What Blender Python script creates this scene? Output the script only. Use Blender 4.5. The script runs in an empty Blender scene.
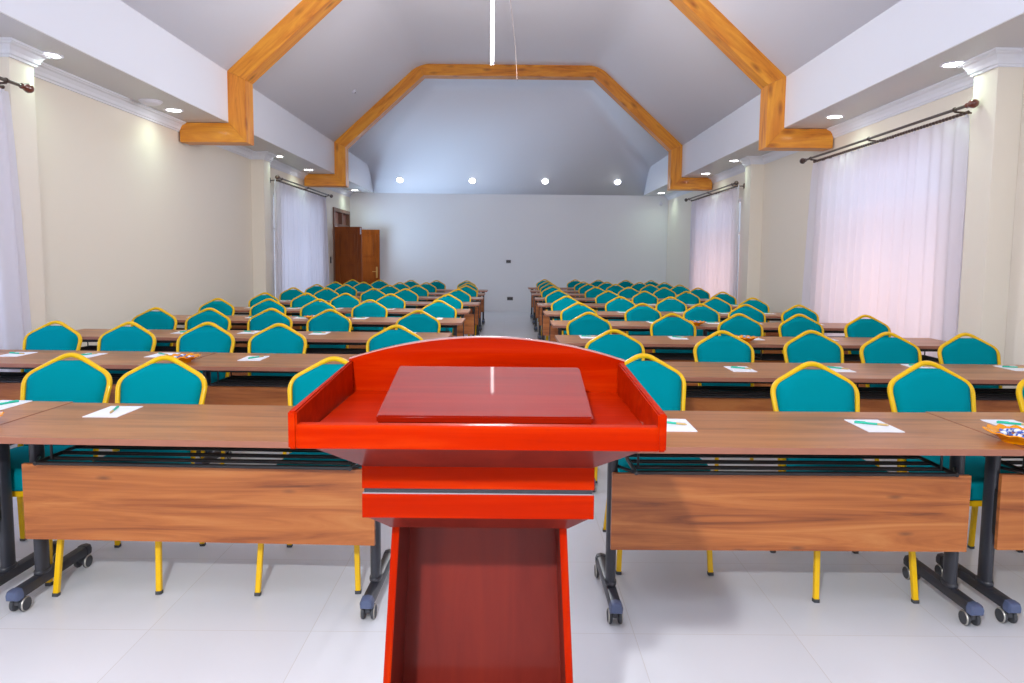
import bpy, bmesh, math, random
from mathutils import Vector, Matrix
random.seed(7)
scn = bpy.context.scene
COL = scn.collection
PI = math.pi

# ------------------------------------------------------------------ materials
def new_mat(name):
    m = bpy.data.materials.new(name); m.use_nodes = True
    nt = m.node_tree
    return m, nt, nt.nodes['Principled BSDF']

def setp(b, **k):
    for n, v in k.items():
        key = n.replace('_', ' ')
        if key in b.inputs:
            b.inputs[key].default_value = v

def plain(name, col, rough=.5, metal=0., spec=.5, coat=0., bump=0., bscale=200., var=0.):
    m, nt, b = new_mat(name)
    b.inputs['Base Color'].default_value = (*col, 1)
    setp(b, Roughness=rough, Metallic=metal, Coat_Weight=coat, Coat_Roughness=.06)
    b.inputs['Specular IOR Level'].default_value = spec
    tc = nt.nodes.new('ShaderNodeTexCoord')
    no = nt.nodes.new('ShaderNodeTexNoise')
    no.inputs['Scale'].default_value = bscale; no.inputs['Detail'].default_value = 3
    nt.links.new(tc.outputs['Object'], no.inputs['Vector'])
    if bump:
        bp = nt.nodes.new('ShaderNodeBump'); bp.inputs['Strength'].default_value = bump
        bp.inputs['Distance'].default_value = .002
        nt.links.new(no.outputs['Fac'], bp.inputs['Height'])
        nt.links.new(bp.outputs['Normal'], b.inputs['Normal'])
    if var:
        mx = nt.nodes.new('ShaderNodeMix'); mx.data_type = 'RGBA'
        mx.inputs['A'].default_value = (*[c * (1 - var) for c in col], 1)
        mx.inputs['B'].default_value = (*[min(1, c * (1 + var)) for c in col], 1)
        nt.links.new(no.outputs['Fac'], mx.inputs['Factor'])
        nt.links.new(mx.outputs['Result'], b.inputs['Base Color'])
    return m

def wood(name, cols, scale=(1.2, 14, 14), rough=.4, coat=0., coat_rough=.08, detail=6, distort=1.5, rand=True, knots=None, spec=.5, rot=0.):
    """streaky timber: noise stretched along the grain axis, plus optional dark knots"""
    m, nt, b = new_mat(name)
    N = nt.nodes; L = nt.links
    tc = N.new('ShaderNodeTexCoord')
    mp = N.new('ShaderNodeMapping'); mp.inputs['Scale'].default_value = scale
    src = tc.outputs['Object']
    if rot:
        m0 = N.new('ShaderNodeMapping'); m0.inputs['Rotation'].default_value = (0, rot, 0)
        L.new(src, m0.inputs['Vector']); src = m0.outputs[0]
    L.new(src, mp.inputs['Vector'])
    if rand:
        oi = N.new('ShaderNodeObjectInfo')
        mu = N.new('ShaderNodeMath'); mu.operation = 'MULTIPLY'; mu.inputs[1].default_value = 37.
        L.new(oi.outputs['Random'], mu.inputs[0])
        cb = N.new('ShaderNodeCombineXYZ')
        for i in range(3): L.new(mu.outputs[0], cb.inputs[i])
        L.new(cb.outputs[0], mp.inputs['Location'])
    n1 = N.new('ShaderNodeTexNoise'); n1.inputs['Scale'].default_value = 1.; n1.inputs['Detail'].default_value = detail
    n1.inputs['Roughness'].default_value = .62; n1.inputs['Distortion'].default_value = distort
    L.new(mp.outputs[0], n1.inputs['Vector'])
    cr = N.new('ShaderNodeValToRGB')
    els = cr.color_ramp.elements
    while len(els) < len(cols): els.new(.5)
    for e, (p, c) in zip(els, cols):
        e.position = p; e.color = (*c, 1)
    L.new(n1.outputs['Fac'], cr.inputs['Fac'])
    out = cr.outputs['Color']
    if knots:
        kscale, kcol, kth = knots
        mp2 = N.new('ShaderNodeMapping'); mp2.inputs['Scale'].default_value = kscale
        L.new(src, mp2.inputs['Vector'])
        if rand: L.new(cb.outputs[0], mp2.inputs['Location'])
        vo = N.new('ShaderNodeTexVoronoi'); vo.inputs['Scale'].default_value = 1.
        vo.inputs['Randomness'].default_value = 1.
        L.new(mp2.outputs[0], vo.inputs['Vector'])
        cr2 = N.new('ShaderNodeValToRGB')
        cr2.color_ramp.elements[0].position = 0.; cr2.color_ramp.elements[0].color = (1, 1, 1, 1)
        cr2.color_ramp.elements[1].position = kth; cr2.color_ramp.elements[1].color = (0, 0, 0, 1)
        L.new(vo.outputs['Distance'], cr2.inputs['Fac'])
        mx = N.new('ShaderNodeMix'); mx.data_type = 'RGBA'
        L.new(cr2.outputs['Color'], mx.inputs['Factor'])
        L.new(out, mx.inputs['A']); mx.inputs['B'].default_value = (*kcol, 1)
        out = mx.outputs['Result']
    L.new(out, b.inputs['Base Color'])
    setp(b, Roughness=rough, Coat_Weight=coat, Coat_Roughness=coat_rough)
    b.inputs['Specular IOR Level'].default_value = spec
    return m

def emit(name, col, strength):
    m, nt, b = new_mat(name)
    b.inputs['Base Color'].default_value = (*col, 1)
    b.inputs['Emission Color'].default_value = (*col, 1)
    b.inputs['Emission Strength'].default_value = strength
    return m

M = {}
ZT_, ZU_ = 5.475, 3.857
M['cream'] = plain('cream_wall_paint', (.87, .795, .685), .38, bump=.03, bscale=60)
M['white_wall'] = plain('white_wall_paint', (.86, .86, .89), .55, bump=.03, bscale=60)
M['ceiling'] = plain('white_ceiling_paint', (.84, .83, .89), .6, bump=.02, bscale=40)
M['fascia'] = plain('white_gloss_ceiling_paint', (.82, .84, .92), .5)
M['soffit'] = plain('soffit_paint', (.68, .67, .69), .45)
M['plaster'] = plain('white_plaster_moulding', (.82, .83, .90), .5, bump=1., bscale=22)
M['black'] = plain('black_powder_coat', (.008, .008, .010), .4, bump=.1, bscale=400)
M['charcoal'] = plain('charcoal_steel', (.028, .029, .038), .36, bump=.1, bscale=400)
M['cap'] = plain('slate_plastic_cap', (.085, .11, .20), .42)
M['rubber'] = plain('grey_rubber', (.05, .052, .06), .6)
M['chrome'] = plain('caster_rim_steel', (.42, .40, .36), .35, metal=.7)
M['gold'] = plain('gold_painted_steel', (.86, .50, .004), .4, metal=.0, spec=.25, coat=.15, var=.06, bscale=30)
M['teal'] = plain('teal_fabric', (.0, .252, .300), 1., spec=.04, bump=.35, bscale=900, var=.08)
M['paper'] = plain('white_paper', (.86, .86, .90), .7)
M['green'] = plain('green_pen_plastic', (.012, .46, .30), .35)
M['kraft'] = plain('kraft_card', (.60, .40, .16), .6)
M['brass'] = plain('brass', (.70, .50, .18), .3, metal=.9)
M['dark_plastic'] = plain('grey_plastic', (.12, .115, .13), .5)
M['switch'] = plain('dark_switch_plastic', (.06, .055, .05), .5)
M['white_plastic'] = plain('white_plastic', (.78, .77, .86), .4)
M['rod_wood'] = plain('dark_brown_rod', (.075, .040, .032), .35)
M['rod_grey'] = plain('bronze_rod', (.13, .105, .09), .35, metal=.3)
M['finial'] = plain('reddish_wood_finial', (.16, .040, .022), .3, coat=.4)
M['tan_cord'] = plain('tan_cord', (.36, .27, .24), .9, spec=.1)
M['blue_ink'] = plain('blue_wrapper_print', (.05, .13, .52), .3)
M['wrapper'] = plain('white_wrapper', (.80, .84, .92), .25)
M['walnut'] = wood('walnut_laminate', [(.25, (.215, .074, .020)), (.5, (.41, .150, .043)), (.75, (.53, .215, .068))],
                   scale=(1.3, 16, 16), rough=.34, detail=7, distort=.8, spec=.55)
M['walnut_panel'] = wood('walnut_panel_laminate', [(.25, (.10, .024, .006)), (.40, (.30, .080, .017)), (.55, (.44, .135, .030)), (.70, (.52, .195, .052))],
                   scale=(.9, 13, 13), rough=.42, detail=9, distort=1.5, knots=((2.6, 5.0, 9.0), (.12, .045, .02), .11))
M['edge'] = plain('brown_edge_banding', (.33, .125, .075), .45, var=.08, bscale=20)
PINE = [(.25, (.44, .10, .005)), (.42, (.72, .235, .012)), (.70, (.92, .40, .030))]
def pine(name, rot):
    return wood(name, PINE, scale=(1.0, 9, 9), rough=.42, coat=.2, detail=8, distort=1.3, knots=((2.2, 6.0, 6.0), (.34, .075, .004), .26), rot=rot)
_a = math.atan2(ZT_ - ZU_, 1.785)
M['pine'] = pine('varnished_pine_upright', PI / 2); M['pine_h'] = pine('varnished_pine_level', 0)
M['pine_l'] = pine('varnished_pine_left_slope', _a); M['pine_r'] = pine('varnished_pine_right_slope', -_a)
MAH = [(.22, (.26, .006, .0)), (.5, (.36, .011, .0)), (.78, (.47, .030, .001))]
M['mahog'] = wood('red_mahogany', MAH, scale=(1.6, 26, 26), rough=.42, coat=.06, coat_rough=.1, detail=6, distort=.6, rand=False, spec=.06)
M['mahog_v'] = wood('red_mahogany_upright', MAH, scale=(26, 26, 1.6), rough=.42, coat=.06, coat_rough=.1, detail=6, distort=.6, rand=False, spec=.06)
M['mahog_top'] = wood('polished_red_mahogany', [(.22, (.17, .005, .001)), (.5, (.22, .007, .001)), (.78, (.27, .012, .002))],
                      scale=(1.6, 26, 26), rough=.6, coat=.9, coat_rough=.03, detail=6, distort=.6, rand=False, spec=.03)
M['dark_wood'] = wood('dark_red_wood', [(.25, (.12, .012, .008)), (.5, (.165, .017, .011)), (.8, (.21, .022, .012))],
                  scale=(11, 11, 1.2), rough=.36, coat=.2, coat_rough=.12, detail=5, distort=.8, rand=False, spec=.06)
M['mahog_tray'] = wood('polished_red_mahogany_tray', MAH, scale=(1.6, 26, 26), rough=.5, coat=.7, coat_rough=.06, detail=6, distort=.6, rand=False, spec=.05)
for k_ in ('mahog', 'mahog_v', 'mahog_top', 'mahog_tray'):
    M[k_].node_tree.nodes['Principled BSDF'].inputs['Specular Tint'].default_value = (.75, .10, .03, 1)
M['groove'] = plain('dark_groove_strip', (.02, .02, .025), .25)
M['silver'] = plain('thin_silver_strip', (.55, .52, .56), .3, metal=.8)
M['door'] = wood('dark_hardwood_door', [(.25, (.17, .036, .004)), (.5, (.25, .055, .005)), (.8, (.34, .082, .009))],
                 scale=(12, 12, 1.4), rough=.4, coat=.1, detail=5, distort=.7, spec=.15)
M['door_frame'] = wood('brown_door_frame', [(.25, (.15, .06, .035)), (.5, (.20, .085, .05)), (.8, (.26, .11, .07))],
                 scale=(12, 12, 1.4), rough=.4)
M['door_light'] = plain('frosted_pinkish_pane', (.50, .27, .22), .25)
M['lamp'] = emit('downlight_diffuser', (1, 1, .97), 14)
M['tube'] = emit('white_tube_light', (1, 1, 1), 4)
M['win_frame'] = plain('white_window_frame', (.7, .7, .7), .4)

def glassy(name, col, rough, trans):
    m, nt, b = new_mat(name)
    b.inputs['Base Color'].default_value = (*col, 1)
    setp(b, Roughness=rough, Transmission_Weight=trans, IOR=1.45)
    return m
M['amber'] = glassy('amber_glass', (1., .36, .0), .12, .18)
nt = M['amber'].node_tree; b_ = nt.nodes['Principled BSDF']
b_.inputs['Subsurface Weight'].default_value = .0

# window pane: lets daylight straight through with a weak reflection
m = bpy.data.materials.new('window_glass'); m.use_nodes = True
nt = m.node_tree; nt.nodes.clear()
o_ = nt.nodes.new('ShaderNodeOutputMaterial'); mi = nt.nodes.new('ShaderNodeMixShader')
tr = nt.nodes.new('ShaderNodeBsdfTransparent'); gl = nt.nodes.new('ShaderNodeBsdfGlossy')
gl.inputs['Roughness'].default_value = .02
mi.inputs[0].default_value = .06
nt.links.new(tr.outputs[0], mi.inputs[1]); nt.links.new(gl.outputs[0], mi.inputs[2]); nt.links.new(mi.outputs[0], o_.inputs[0])
M['pane'] = m

# sheer curtain: diffuse + translucent cloth
def sheer(name, col):
    m = bpy.data.materials.new(name); m.use_nodes = True
    nt = m.node_tree; nt.nodes.clear()
    o_ = nt.nodes.new('ShaderNodeOutputMaterial')
    mi = nt.nodes.new('ShaderNodeMixShader'); mi.inputs[0].default_value = .5
    df = nt.nodes.new('ShaderNodeBsdfDiffuse'); tl = nt.nodes.new('ShaderNodeBsdfTranslucent')
    tc = nt.nodes.new('ShaderNodeTexCoord'); no = nt.nodes.new('ShaderNodeTexNoise')
    no.inputs['Scale'].default_value = 300
    mx = nt.nodes.new('ShaderNodeMix'); mx.data_type = 'RGBA'
    mx.inputs['A'].default_value = (*[c * .96 for c in col], 1); mx.inputs['B'].default_value = (*col, 1)
    nt.links.new(tc.outputs['Object'], no.inputs['Vector']); nt.links.new(no.outputs['Fac'], mx.inputs['Factor'])
    for s in (df, tl): nt.links.new(mx.outputs['Result'], s.inputs['Color'])
    nt.links.new(df.outputs[0], mi.inputs[1]); nt.links.new(tl.outputs[0], mi.inputs[2]); nt.links.new(mi.outputs[0], o_.inputs[0])
    return m
M['sheer'] = sheer('white_sheer_cloth', (.86, .84, .93))

# polished floor tiles with thin joints
m, nt, b = new_mat('polished_floor_tiles')
N = nt.nodes; L = nt.links
tc = N.new('ShaderNodeTexCoord'); mp = N.new('ShaderNodeMapping')
mp.inputs['Location'].default_value = (.135, -2.53, 0)
L.new(tc.outputs['Object'], mp.inputs['Vector'])
br = N.new('ShaderNodeTexBrick'); br.offset = 0; br.squash = 1
br.inputs['Scale'].default_value = 1; br.inputs['Brick Width'].default_value = .625; br.inputs['Row Height'].default_value = .625
br.inputs['Mortar Size'].default_value = .0016; br.inputs['Mortar Smooth'].default_value = .3
br.inputs['Color1'].default_value = (.70, .70, .73, 1); br.inputs['Color2'].default_value = (.73, .73, .76, 1)
br.inputs['Mortar'].default_value = (.60, .57, .55, 1)
L.new(mp.outputs[0], br.inputs['Vector']); L.new(br.outputs['Color'], b.inputs['Base Color'])
no = N.new('ShaderNodeTexNoise'); no.inputs['Scale'].default_value = 3
L.new(tc.outputs['Object'], no.inputs['Vector'])
mr = N.new('ShaderNodeMapRange'); mr.inputs['To Min'].default_value = .27; mr.inputs['To Max'].default_value = .30
L.new(no.outputs['Fac'], mr.inputs['Value']); L.new(mr.outputs[0], b.inputs['Roughness'])
b.inputs['Specular IOR Level'].default_value = .4
M['floor'] = m

# ------------------------------------------------------------------ mesh helpers
def obj(name, bm, mat, parent=None, smooth=False, auto=None):
    me = bpy.data.meshes.new(name)
    bmesh.ops.recalc_face_normals(bm, faces=bm.faces)
    bm.to_mesh(me); bm.free()
    if isinstance(mat, (list, tuple)):
        for m_ in mat: me.materials.append(m_)
    else: me.materials.append(mat)
    if smooth:
        for p in me.polygons: p.use_smooth = True
        if auto: me.set_sharp_from_angle(angle=math.radians(auto))
    o = bpy.data.objects.new(name, me); COL.objects.link(o)
    if parent is not None: o.parent = parent
    return o

def empty(name, loc=(0, 0, 0), rz=0):
    o = bpy.data.objects.new(name, None); COL.objects.link(o)
    o.empty_display_size = .1; o.location = loc; o.rotation_euler = (0, 0, rz)
    return o

def tag(o, label=None, cat=None, group=None, kind=None):
    if label: o['label'] = label
    if cat: o['category'] = cat
    if group: o['group'] = group
    if kind: o['kind'] = kind
    return o

def dup(root, loc, rz=0., parent=None):
    """copy a thing with its parts and their sub-parts, sharing mesh data"""
    r = root.copy(); COL.objects.link(r); r.location = loc; r.rotation_euler = (0, 0, rz)
    for ch in root.children:
        c = ch.copy(); COL.objects.link(c); c.parent = r
        for g in ch.children:
            d = g.copy(); COL.objects.link(d); d.parent = c
    return r

def box(bm, x0, x1, y0, y1, z0, z1, bev=0., seg=2, mi=0):
    vs = [bm.verts.new((x, y, z)) for z in (z0, z1) for y in (y0, y1) for x in (x0, x1)]
    idx = [(0, 2, 3, 1), (4, 5, 7, 6), (0, 1, 5, 4), (2, 6, 7, 3), (0, 4, 6, 2), (1, 3, 7, 5)]
    fs = [bm.faces.new([vs[i] for i in f]) for f in idx]
    for f in fs: f.material_index = mi
    if bev:
        es = list({e for f in fs for e in f.edges})
        bmesh.ops.bevel(bm, geom=es, offset=bev, segments=seg, profile=.7, affect='EDGES')
    return bm

def B(*a, **k): return box(bmesh.new(), *a, **k)

def loft(bm, rings, closed=True, caps=True, mi=0):
    """skin a list of rings (lists of points)"""
    R = [[bm.verts.new(p) for p in r] for r in rings]
    n = len(R[0])
    for a, b in zip(R, R[1:]):
        for i in range(n if closed else n - 1):
            j = (i + 1) % n
            f = bm.faces.new((a[i], a[j], b[j], b[i])); f.material_index = mi
    if caps and closed:
        for r in (R[0][::-1], R[-1]):
            f = bm.faces.new(r); f.material_index = mi
    return R

def prism(bm, poly, axis, a, b):
    """extrude a closed 2D polygon along an axis: 'x' -> (y,z), 'y' -> (x,z), 'z' -> (x,y)"""
    def P(p, t):
        return {'x': (t, p[0], p[1]), 'y': (p[0], t, p[1]), 'z': (p[0], p[1], t)}[axis]
    loft(bm, [[P(p, a) for p in poly], [P(p, b) for p in poly]])
    return bm

def sweep(bm, pts, w, d, ref, closed=False, n=4, rnd=.25):
    """tube along pts: width w in the plane of the path, depth d along ref.  n=4 -> rounded box, else ellipse"""
    pts = [Vector(p) for p in pts]; ref = Vector(ref).normalized()
    rings = []
    for i, p in enumerate(pts):
        if i == 0: t = pts[1] - p
        elif i == len(pts) - 1: t = p - pts[-2]
        else:
            a = (p - pts[i - 1]).normalized(); c = (pts[i + 1] - p).normalized(); t = a + c
        t.normalize()
        nrm = (ref - t * ref.dot(t)).normalized(); bi = t.cross(nrm)
        k = 1.
        if 0 < i < len(pts) - 1:
            k = 1 / max(.6, math.cos(a.angle(c) / 2))
        ring = []
        if n == 4:
            c_ = rnd
            for sx, sy in ((1, 1 - c_), (1 - c_, 1), (-1 + c_, 1), (-1, 1 - c_), (-1, -1 + c_), (-1 + c_, -1), (1 - c_, -1), (1, -1 + c_)):
                ring.append(p + bi * (sx * w / 2 * k) + nrm * (sy * d / 2))
        else:
            for j in range(n):
                an = 2 * PI * j / n
                ring.append(p + bi * (math.cos(an) * w / 2 * k) + nrm * (math.sin(an) * d / 2))
        rings.append(ring)
    loft(bm, rings)
    return bm

def rod(bm, a, b, r, n=10, r2=None):
    a = Vector(a); b = Vector(b); t = (b - a).normalized()
    u = t.orthogonal().normalized(); v = t.cross(u)
    r2 = r if r2 is None else r2
    loft(bm, [[p + u * (math.cos(2 * PI * j / n) * q) + v * (math.sin(2 * PI * j / n) * q) for j in range(n)] for p, q in ((a, r), (b, r2))])
    return bm

def lathe(bm, prof, n=32, center=(0, 0, 0), cap=True, lobes=0, amp=0.):
    cx, cy, cz = center
    rings = []
    for (r, z) in prof:
        rings.append([(cx + (r * (1 + amp * math.cos(lobes * 2 * PI * j / n))) * math.cos(2 * PI * j / n),
                       cy + (r * (1 + amp * math.cos(lobes * 2 * PI * j / n))) * math.sin(2 * PI * j / n), cz + z) for j in range(n)])
    loft(bm, rings, caps=cap)
    return bm

def fillet(pts, r, n=5):
    """round the inner corners of a polyline with radius-like cut r"""
    pts = [Vector(p) for p in pts]; out = [pts[0]]
    for i in range(1, len(pts) - 1):
        p = pts[i]; ri = r[i - 1] if isinstance(r, (list, tuple)) else r
        a = p + (pts[i - 1] - p).normalized() * ri; c = p + (pts[i + 1] - p).normalized() * ri
        for k in range(n + 1):
            t = k / n
            out.append(a * (1 - t) ** 2 + p * (2 * t * (1 - t)) + c * t ** 2)
    out.append(pts[-1]); return out

# ------------------------------------------------------------------ room numbers (metres; x right, y into the room)
WL, WR = -4.40, 4.26           # inner faces of the long walls
PL, PR = -4.18, 4.04           # pillar faces
YB, YF = 18.76, -3.2           # back wall, wall behind the camera
ZS, ZU, ZT = 3.196, 3.857, 5.475   # soffit, spring of the slope, flat top of the vault
FL, FR = -3.735, 3.585         # bulkhead faces
TL, TR = -1.95, 1.80           # flat strip of the vault
S = 'structure'

tag(obj('floor', B(WL - .3, WR + .3, YF - .2, YB + .2, -.12, 0), M['floor']), kind=S)

def wall_with_openings(name, x0, x1, openings, mat):
    """long wall between y=YF and y=YB, openings = (y0, y1, z0, z1)"""
    bm = bmesh.new(); y = YF - .2
    for (a, b, z0, z1) in sorted(openings):
        box(bm, x0, x1, y, a, 0, ZS + .1)
        if z0 > 0: box(bm, x0, x1, a, b, 0, z0)
        box(bm, x0, x1, a, b, z1, ZS + .1)
        y = b
    box(bm, x0, x1, y, YB + .2, 0, ZS + .1)
    return tag(obj(name, bm, mat), kind=S)
WIN_L = [(1.7, 5.2, .5, 2.62), (12.75, 15.6, .5, 2.62)]
WIN_R = [(.2, 3.6, .5, 2.62), (6.5, 9.1, .5, 2.62), (12.8, 15.5, .5, 2.62)]
DOOR = (17.0, 18.64, 0, 2.66)
wall_with_openings('wall_left', WL - .2, WL, WIN_L + [DOOR], M['cream'])
wall_with_openings('wall_right', WR, WR + .2, WIN_R, M['cream'])
tag(obj('wall_back', B(WL - .2, WR + .2, YB, YB + .2, 0, ZS), M['white_wall']), kind=S)
bm = bmesh.new()                              # wall behind the camera; its broad opening is added for fill light
box(bm, WL - .2, -3.4, YF - .2, YF, 0, ZS + .1); box(bm, 3.3, WR + .2, YF - .2, YF, 0, ZS + .1)
box(bm, -3.4, 3.3, YF - .2, YF, 2.9, ZS + .1); box(bm, -3.4, 3.3, YF - .2, YF, 0, .4)
prism(bm, [(FL - .1, ZS), (FR + .1, ZS), (FR + .1, ZU), (TR, ZT + .1), (TL, ZT + .1), (FL - .1, ZU)], 'y', YF - .2, YF)
tag(obj('wall_front', bm, M['white_wall']), kind=S)

# pillars against the long walls
for nm, x0, x1 in (('left', WL, PL), ('right', PR, WR)):
    for y0, y1 in ((5.83, 6.13), (11.68, 11.98), (.0, .3)):
        bm = B(x0, x1, y0, y1, 0, ZS, bev=.008)
        if nm == 'right' and y0 == 0: pass
        tag(obj('wall_%s' % nm, bm, M['cream']), kind=S)

# ceiling: soffits, bulkheads, slopes, flat strip, hip at the far end
def quad_slab(name, pts, mat, off):
    """slab: polygon seen from the room plus a copy pushed out by off"""
    bm = bmesh.new(); off = Vector(off)
    loft(bm, [[Vector(p) for p in pts], [Vector(p) + off for p in pts]])
    return tag(obj(name, bm, mat), kind=S)
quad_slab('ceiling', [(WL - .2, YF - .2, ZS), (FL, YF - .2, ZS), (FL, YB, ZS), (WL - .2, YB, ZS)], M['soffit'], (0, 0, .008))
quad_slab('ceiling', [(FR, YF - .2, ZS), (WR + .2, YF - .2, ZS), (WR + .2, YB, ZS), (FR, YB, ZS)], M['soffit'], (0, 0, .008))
HP = ZU - ZS                                   # the hip climbs at 45 degrees from the top of the back wall
yU = YB - HP; yT = YB - (ZT - ZS)
quad_slab('ceiling', [(FL, YF - .2, ZS + .008), (FL, YB - .008, ZS + .008), (FL, yU, ZU), (FL, YF - .2, ZU)], M['fascia'], (-.12, 0, 0))
quad_slab('ceiling', [(FR, YF - .2, ZS + .008), (FR, YB - .008, ZS + .008), (FR, yU, ZU), (FR, YF - .2, ZU)], M['fascia'], (.12, 0, 0))
bm = bmesh.new()                              # the vault: two slopes, flat strip and end hip with softly coved joints
V = {k: bm.verts.new(c) for k, c in dict(a=(FL, YF - .2, ZU), b=(TL, YF - .2, ZT), c=(TR, YF - .2, ZT), d=(FR, YF - .2, ZU), A=(FL, yU, ZU), B=(TL, yT, ZT),
                                         C=(TR, yT, ZT), D=(FR, yU, ZU), e=(FL, YB, ZS), f=(FR, YB, ZS)).items()}
for q in ('aABb', 'bBCc', 'cCDd'): bm.faces.new([V[k] for k in q])
bm.faces.new([V[k] for k in 'efDCBA'])
ee = [bm.edges.get((V[p], V[q])) for p, q in ('bB', 'cC', 'BC', 'AB', 'CD')]
bmesh.ops.bevel(bm, geom=ee, offset=.22, segments=6, profile=.5, affect='EDGES')
vo = obj('ceiling', bm, M['ceiling'], smooth=True)
if vo.data.polygons[0].normal.z > 0: vo.data.flip_normals()
so = vo.modifiers.new('thickness', 'SOLIDIFY'); so.thickness = .08; so.offset = -1
tag(vo, kind=S)

# cornice: profile run along each wall and round the pillars
def cornice(name, path, side):
    """path: (x, y) points along the wall face; side=+1 room lies towards +x"""
    prof = [(0, 0), (.016, 0), (.020, .018), (.032, .026), (.040, .055), (.064, .088), (.088, .096), (.094, .105), (.108, .108), (.108, .125), (0, .125)]
    z0 = ZS - .125
    pts = [Vector((x, y, 0)) for x, y in path]; rings = []
    for i, p in enumerate(pts):
        ns = []
        for a, b in ((i - 1, i), (i, i + 1)):
            if 0 <= a and b < len(pts):
                t = (pts[b] - pts[a]).normalized()
                ns.append(Vector((t.y, -t.x, 0)) * side)
        n = ns[0] if len(ns) == 1 else (ns[0] + ns[1]) / (1 + ns[0].dot(ns[1]))
        rings.append([p + n * q + Vector((0, 0, z0 + z)) for q, z in prof])
    bm = bmesh.new(); loft(bm, rings)
    return tag(obj(name, bm, M['plaster']), kind=S)
def wall_path(w, pf):
    out = [(w, YF)]
    for y0, y1 in ((.0, .3), (5.83, 6.13), (11.68, 11.98)):
        out += [(w, y0), (pf, y0), (pf, y1), (w, y1)]
    return out + [(w, YB)]
cornice('trim_1', wall_path(WL, PL), 1)
cornice('trim_2', wall_path(WR, PR), -1)
for nm, x0, x1 in (('left', WL, WL + .012), ('right', WR - .012, WR)):
    bm = bmesh.new(); segs = [(.3, 5.83), (6.13, 11.68)] + ([(11.98, 16.9)] if nm == 'left' else [(11.98, YB)])
    for a, b in segs: box(bm, x0, x1, a, b, 0, .09)
    tag(obj('baseboard_%s' % nm, bm, M['cream']), kind=S)
tag(obj('baseboard_back', B(WL + .02, WR - .02, YB - .012, YB, 0, .09), M['white_wall']), kind=S)

# windows behind the curtains
wn = 0
for (lst, x, sx) in ((WIN_L, WL, -1), (WIN_R, WR, 1)):
    for (a, b, z0, z1) in lst:
        wn += 1
        bm = bmesh.new(); xa, xb = sorted((x + sx * .06, x + sx * .12))
        for (p, q, r, s) in ((a, a + .06, z0, z1), (b - .06, b, z0, z1), (a + .06, b - .06, z0, z0 + .06), (a + .06, b - .06, z1 - .06, z1), (a + .06, b - .06, 1.95, 2.0)):
            box(bm, xa, xb, p, q, r, s)
        for k in (1, 2):
            yy = a + (b - a) * k / 3
            box(bm, xa, xb, yy - .025, yy + .025, z0 + .06, 1.95)
        w = tag(obj('window_%d' % wn, bm, M['win_frame']), kind=S)
        obj('pane', B((xa + xb) / 2 - .003, (xa + xb) / 2 + .003, a + .05, b - .05, z0 + .05, z1 - .05), M['pane'], w)

# double door near the far left corner, both leaves open into the room
d = tag(empty('door_1', (WL, 17.82, 0)), kind=S)
bm = bmesh.new()
y0, y1 = 17.0 - 17.82, 18.64 - 17.82
for a, b, c, e in ((y0 - .02, y0 + .09, 0, 2.68), (y1 - .09, y1 + .02, 0, 2.68), (y0 + .09, y1 - .09, 2.59, 2.68), (y0 + .09, y1 - .09, 2.22, 2.29), (-.035, .035, 2.29, 2.59)):
    box(bm, -.14, .035, a, b, c, e, bev=.006)
obj('door_frame', bm, M['door_frame'], d)
for a, b in ((y0 + .09, -.035), (.035, y1 - .09)):
    obj('transom_pane', B(-.07, -.06, a, b, 2.29, 2.59), M['door_light'], d)
def leaf(yc, wid):
    bm = bmesh.new(); x0, x1 = .04, .04 + wid
    box(bm, x0, x1, yc - .02, yc + .02, .012, 2.2, bev=.004)
    st = .1; cx = (x0 + x1) / 2
    for sy in (-1, 1):                        # raised mouldings round three fields
        for z0, z1 in ((.14, .66), (.78, 1.32), (1.44, 2.08)):
            ya, yb = sorted((yc + sy * .02, yc + sy * .034))
            box(bm, x0 + st, x1 - st, ya, yb, z0, z0 + .03); box(bm, x0 + st, x1 - st, ya, yb, z1 - .03, z1)
            box(bm, x0 + st, x0 + st + .03, ya, yb, z0 + .03, z1 - .03); box(bm, x1 - st - .03, x1 - st, ya, yb, z0 + .03, z1 - .03)
            ya, yb = sorted((yc + sy * .02, yc + sy * .028))
            box(bm, x0 + st + .07, x1 - st - .07, ya, yb, z0 + .07, z1 - .07, bev=.006)
    return obj('door_leaf', bm, M['door'], d)
l1 = leaf(17.02 - 17.82, .66); l2 = leaf(18.60 - 17.82, .80)
obj('top_bolt', B(.665, .69, 16.985 - 17.82, 17.0 - 17.82, 2.02, 2.18, bev=.002), M['silver'], l1)
bm = B(.735, .785, 18.572 - 17.82, 18.58 - 17.82, .90, 1.20, bev=.002)
rod(bm, (.76, 18.575 - 17.82, 1.07), (.76, 18.53 - 17.82, 1.07), .009); rod(bm, (.76, 18.532 - 17.82, 1.07), (.65, 18.532 - 17.82, 1.07), .009)
obj('door_handle', bm, M['brass'], l2)

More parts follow.
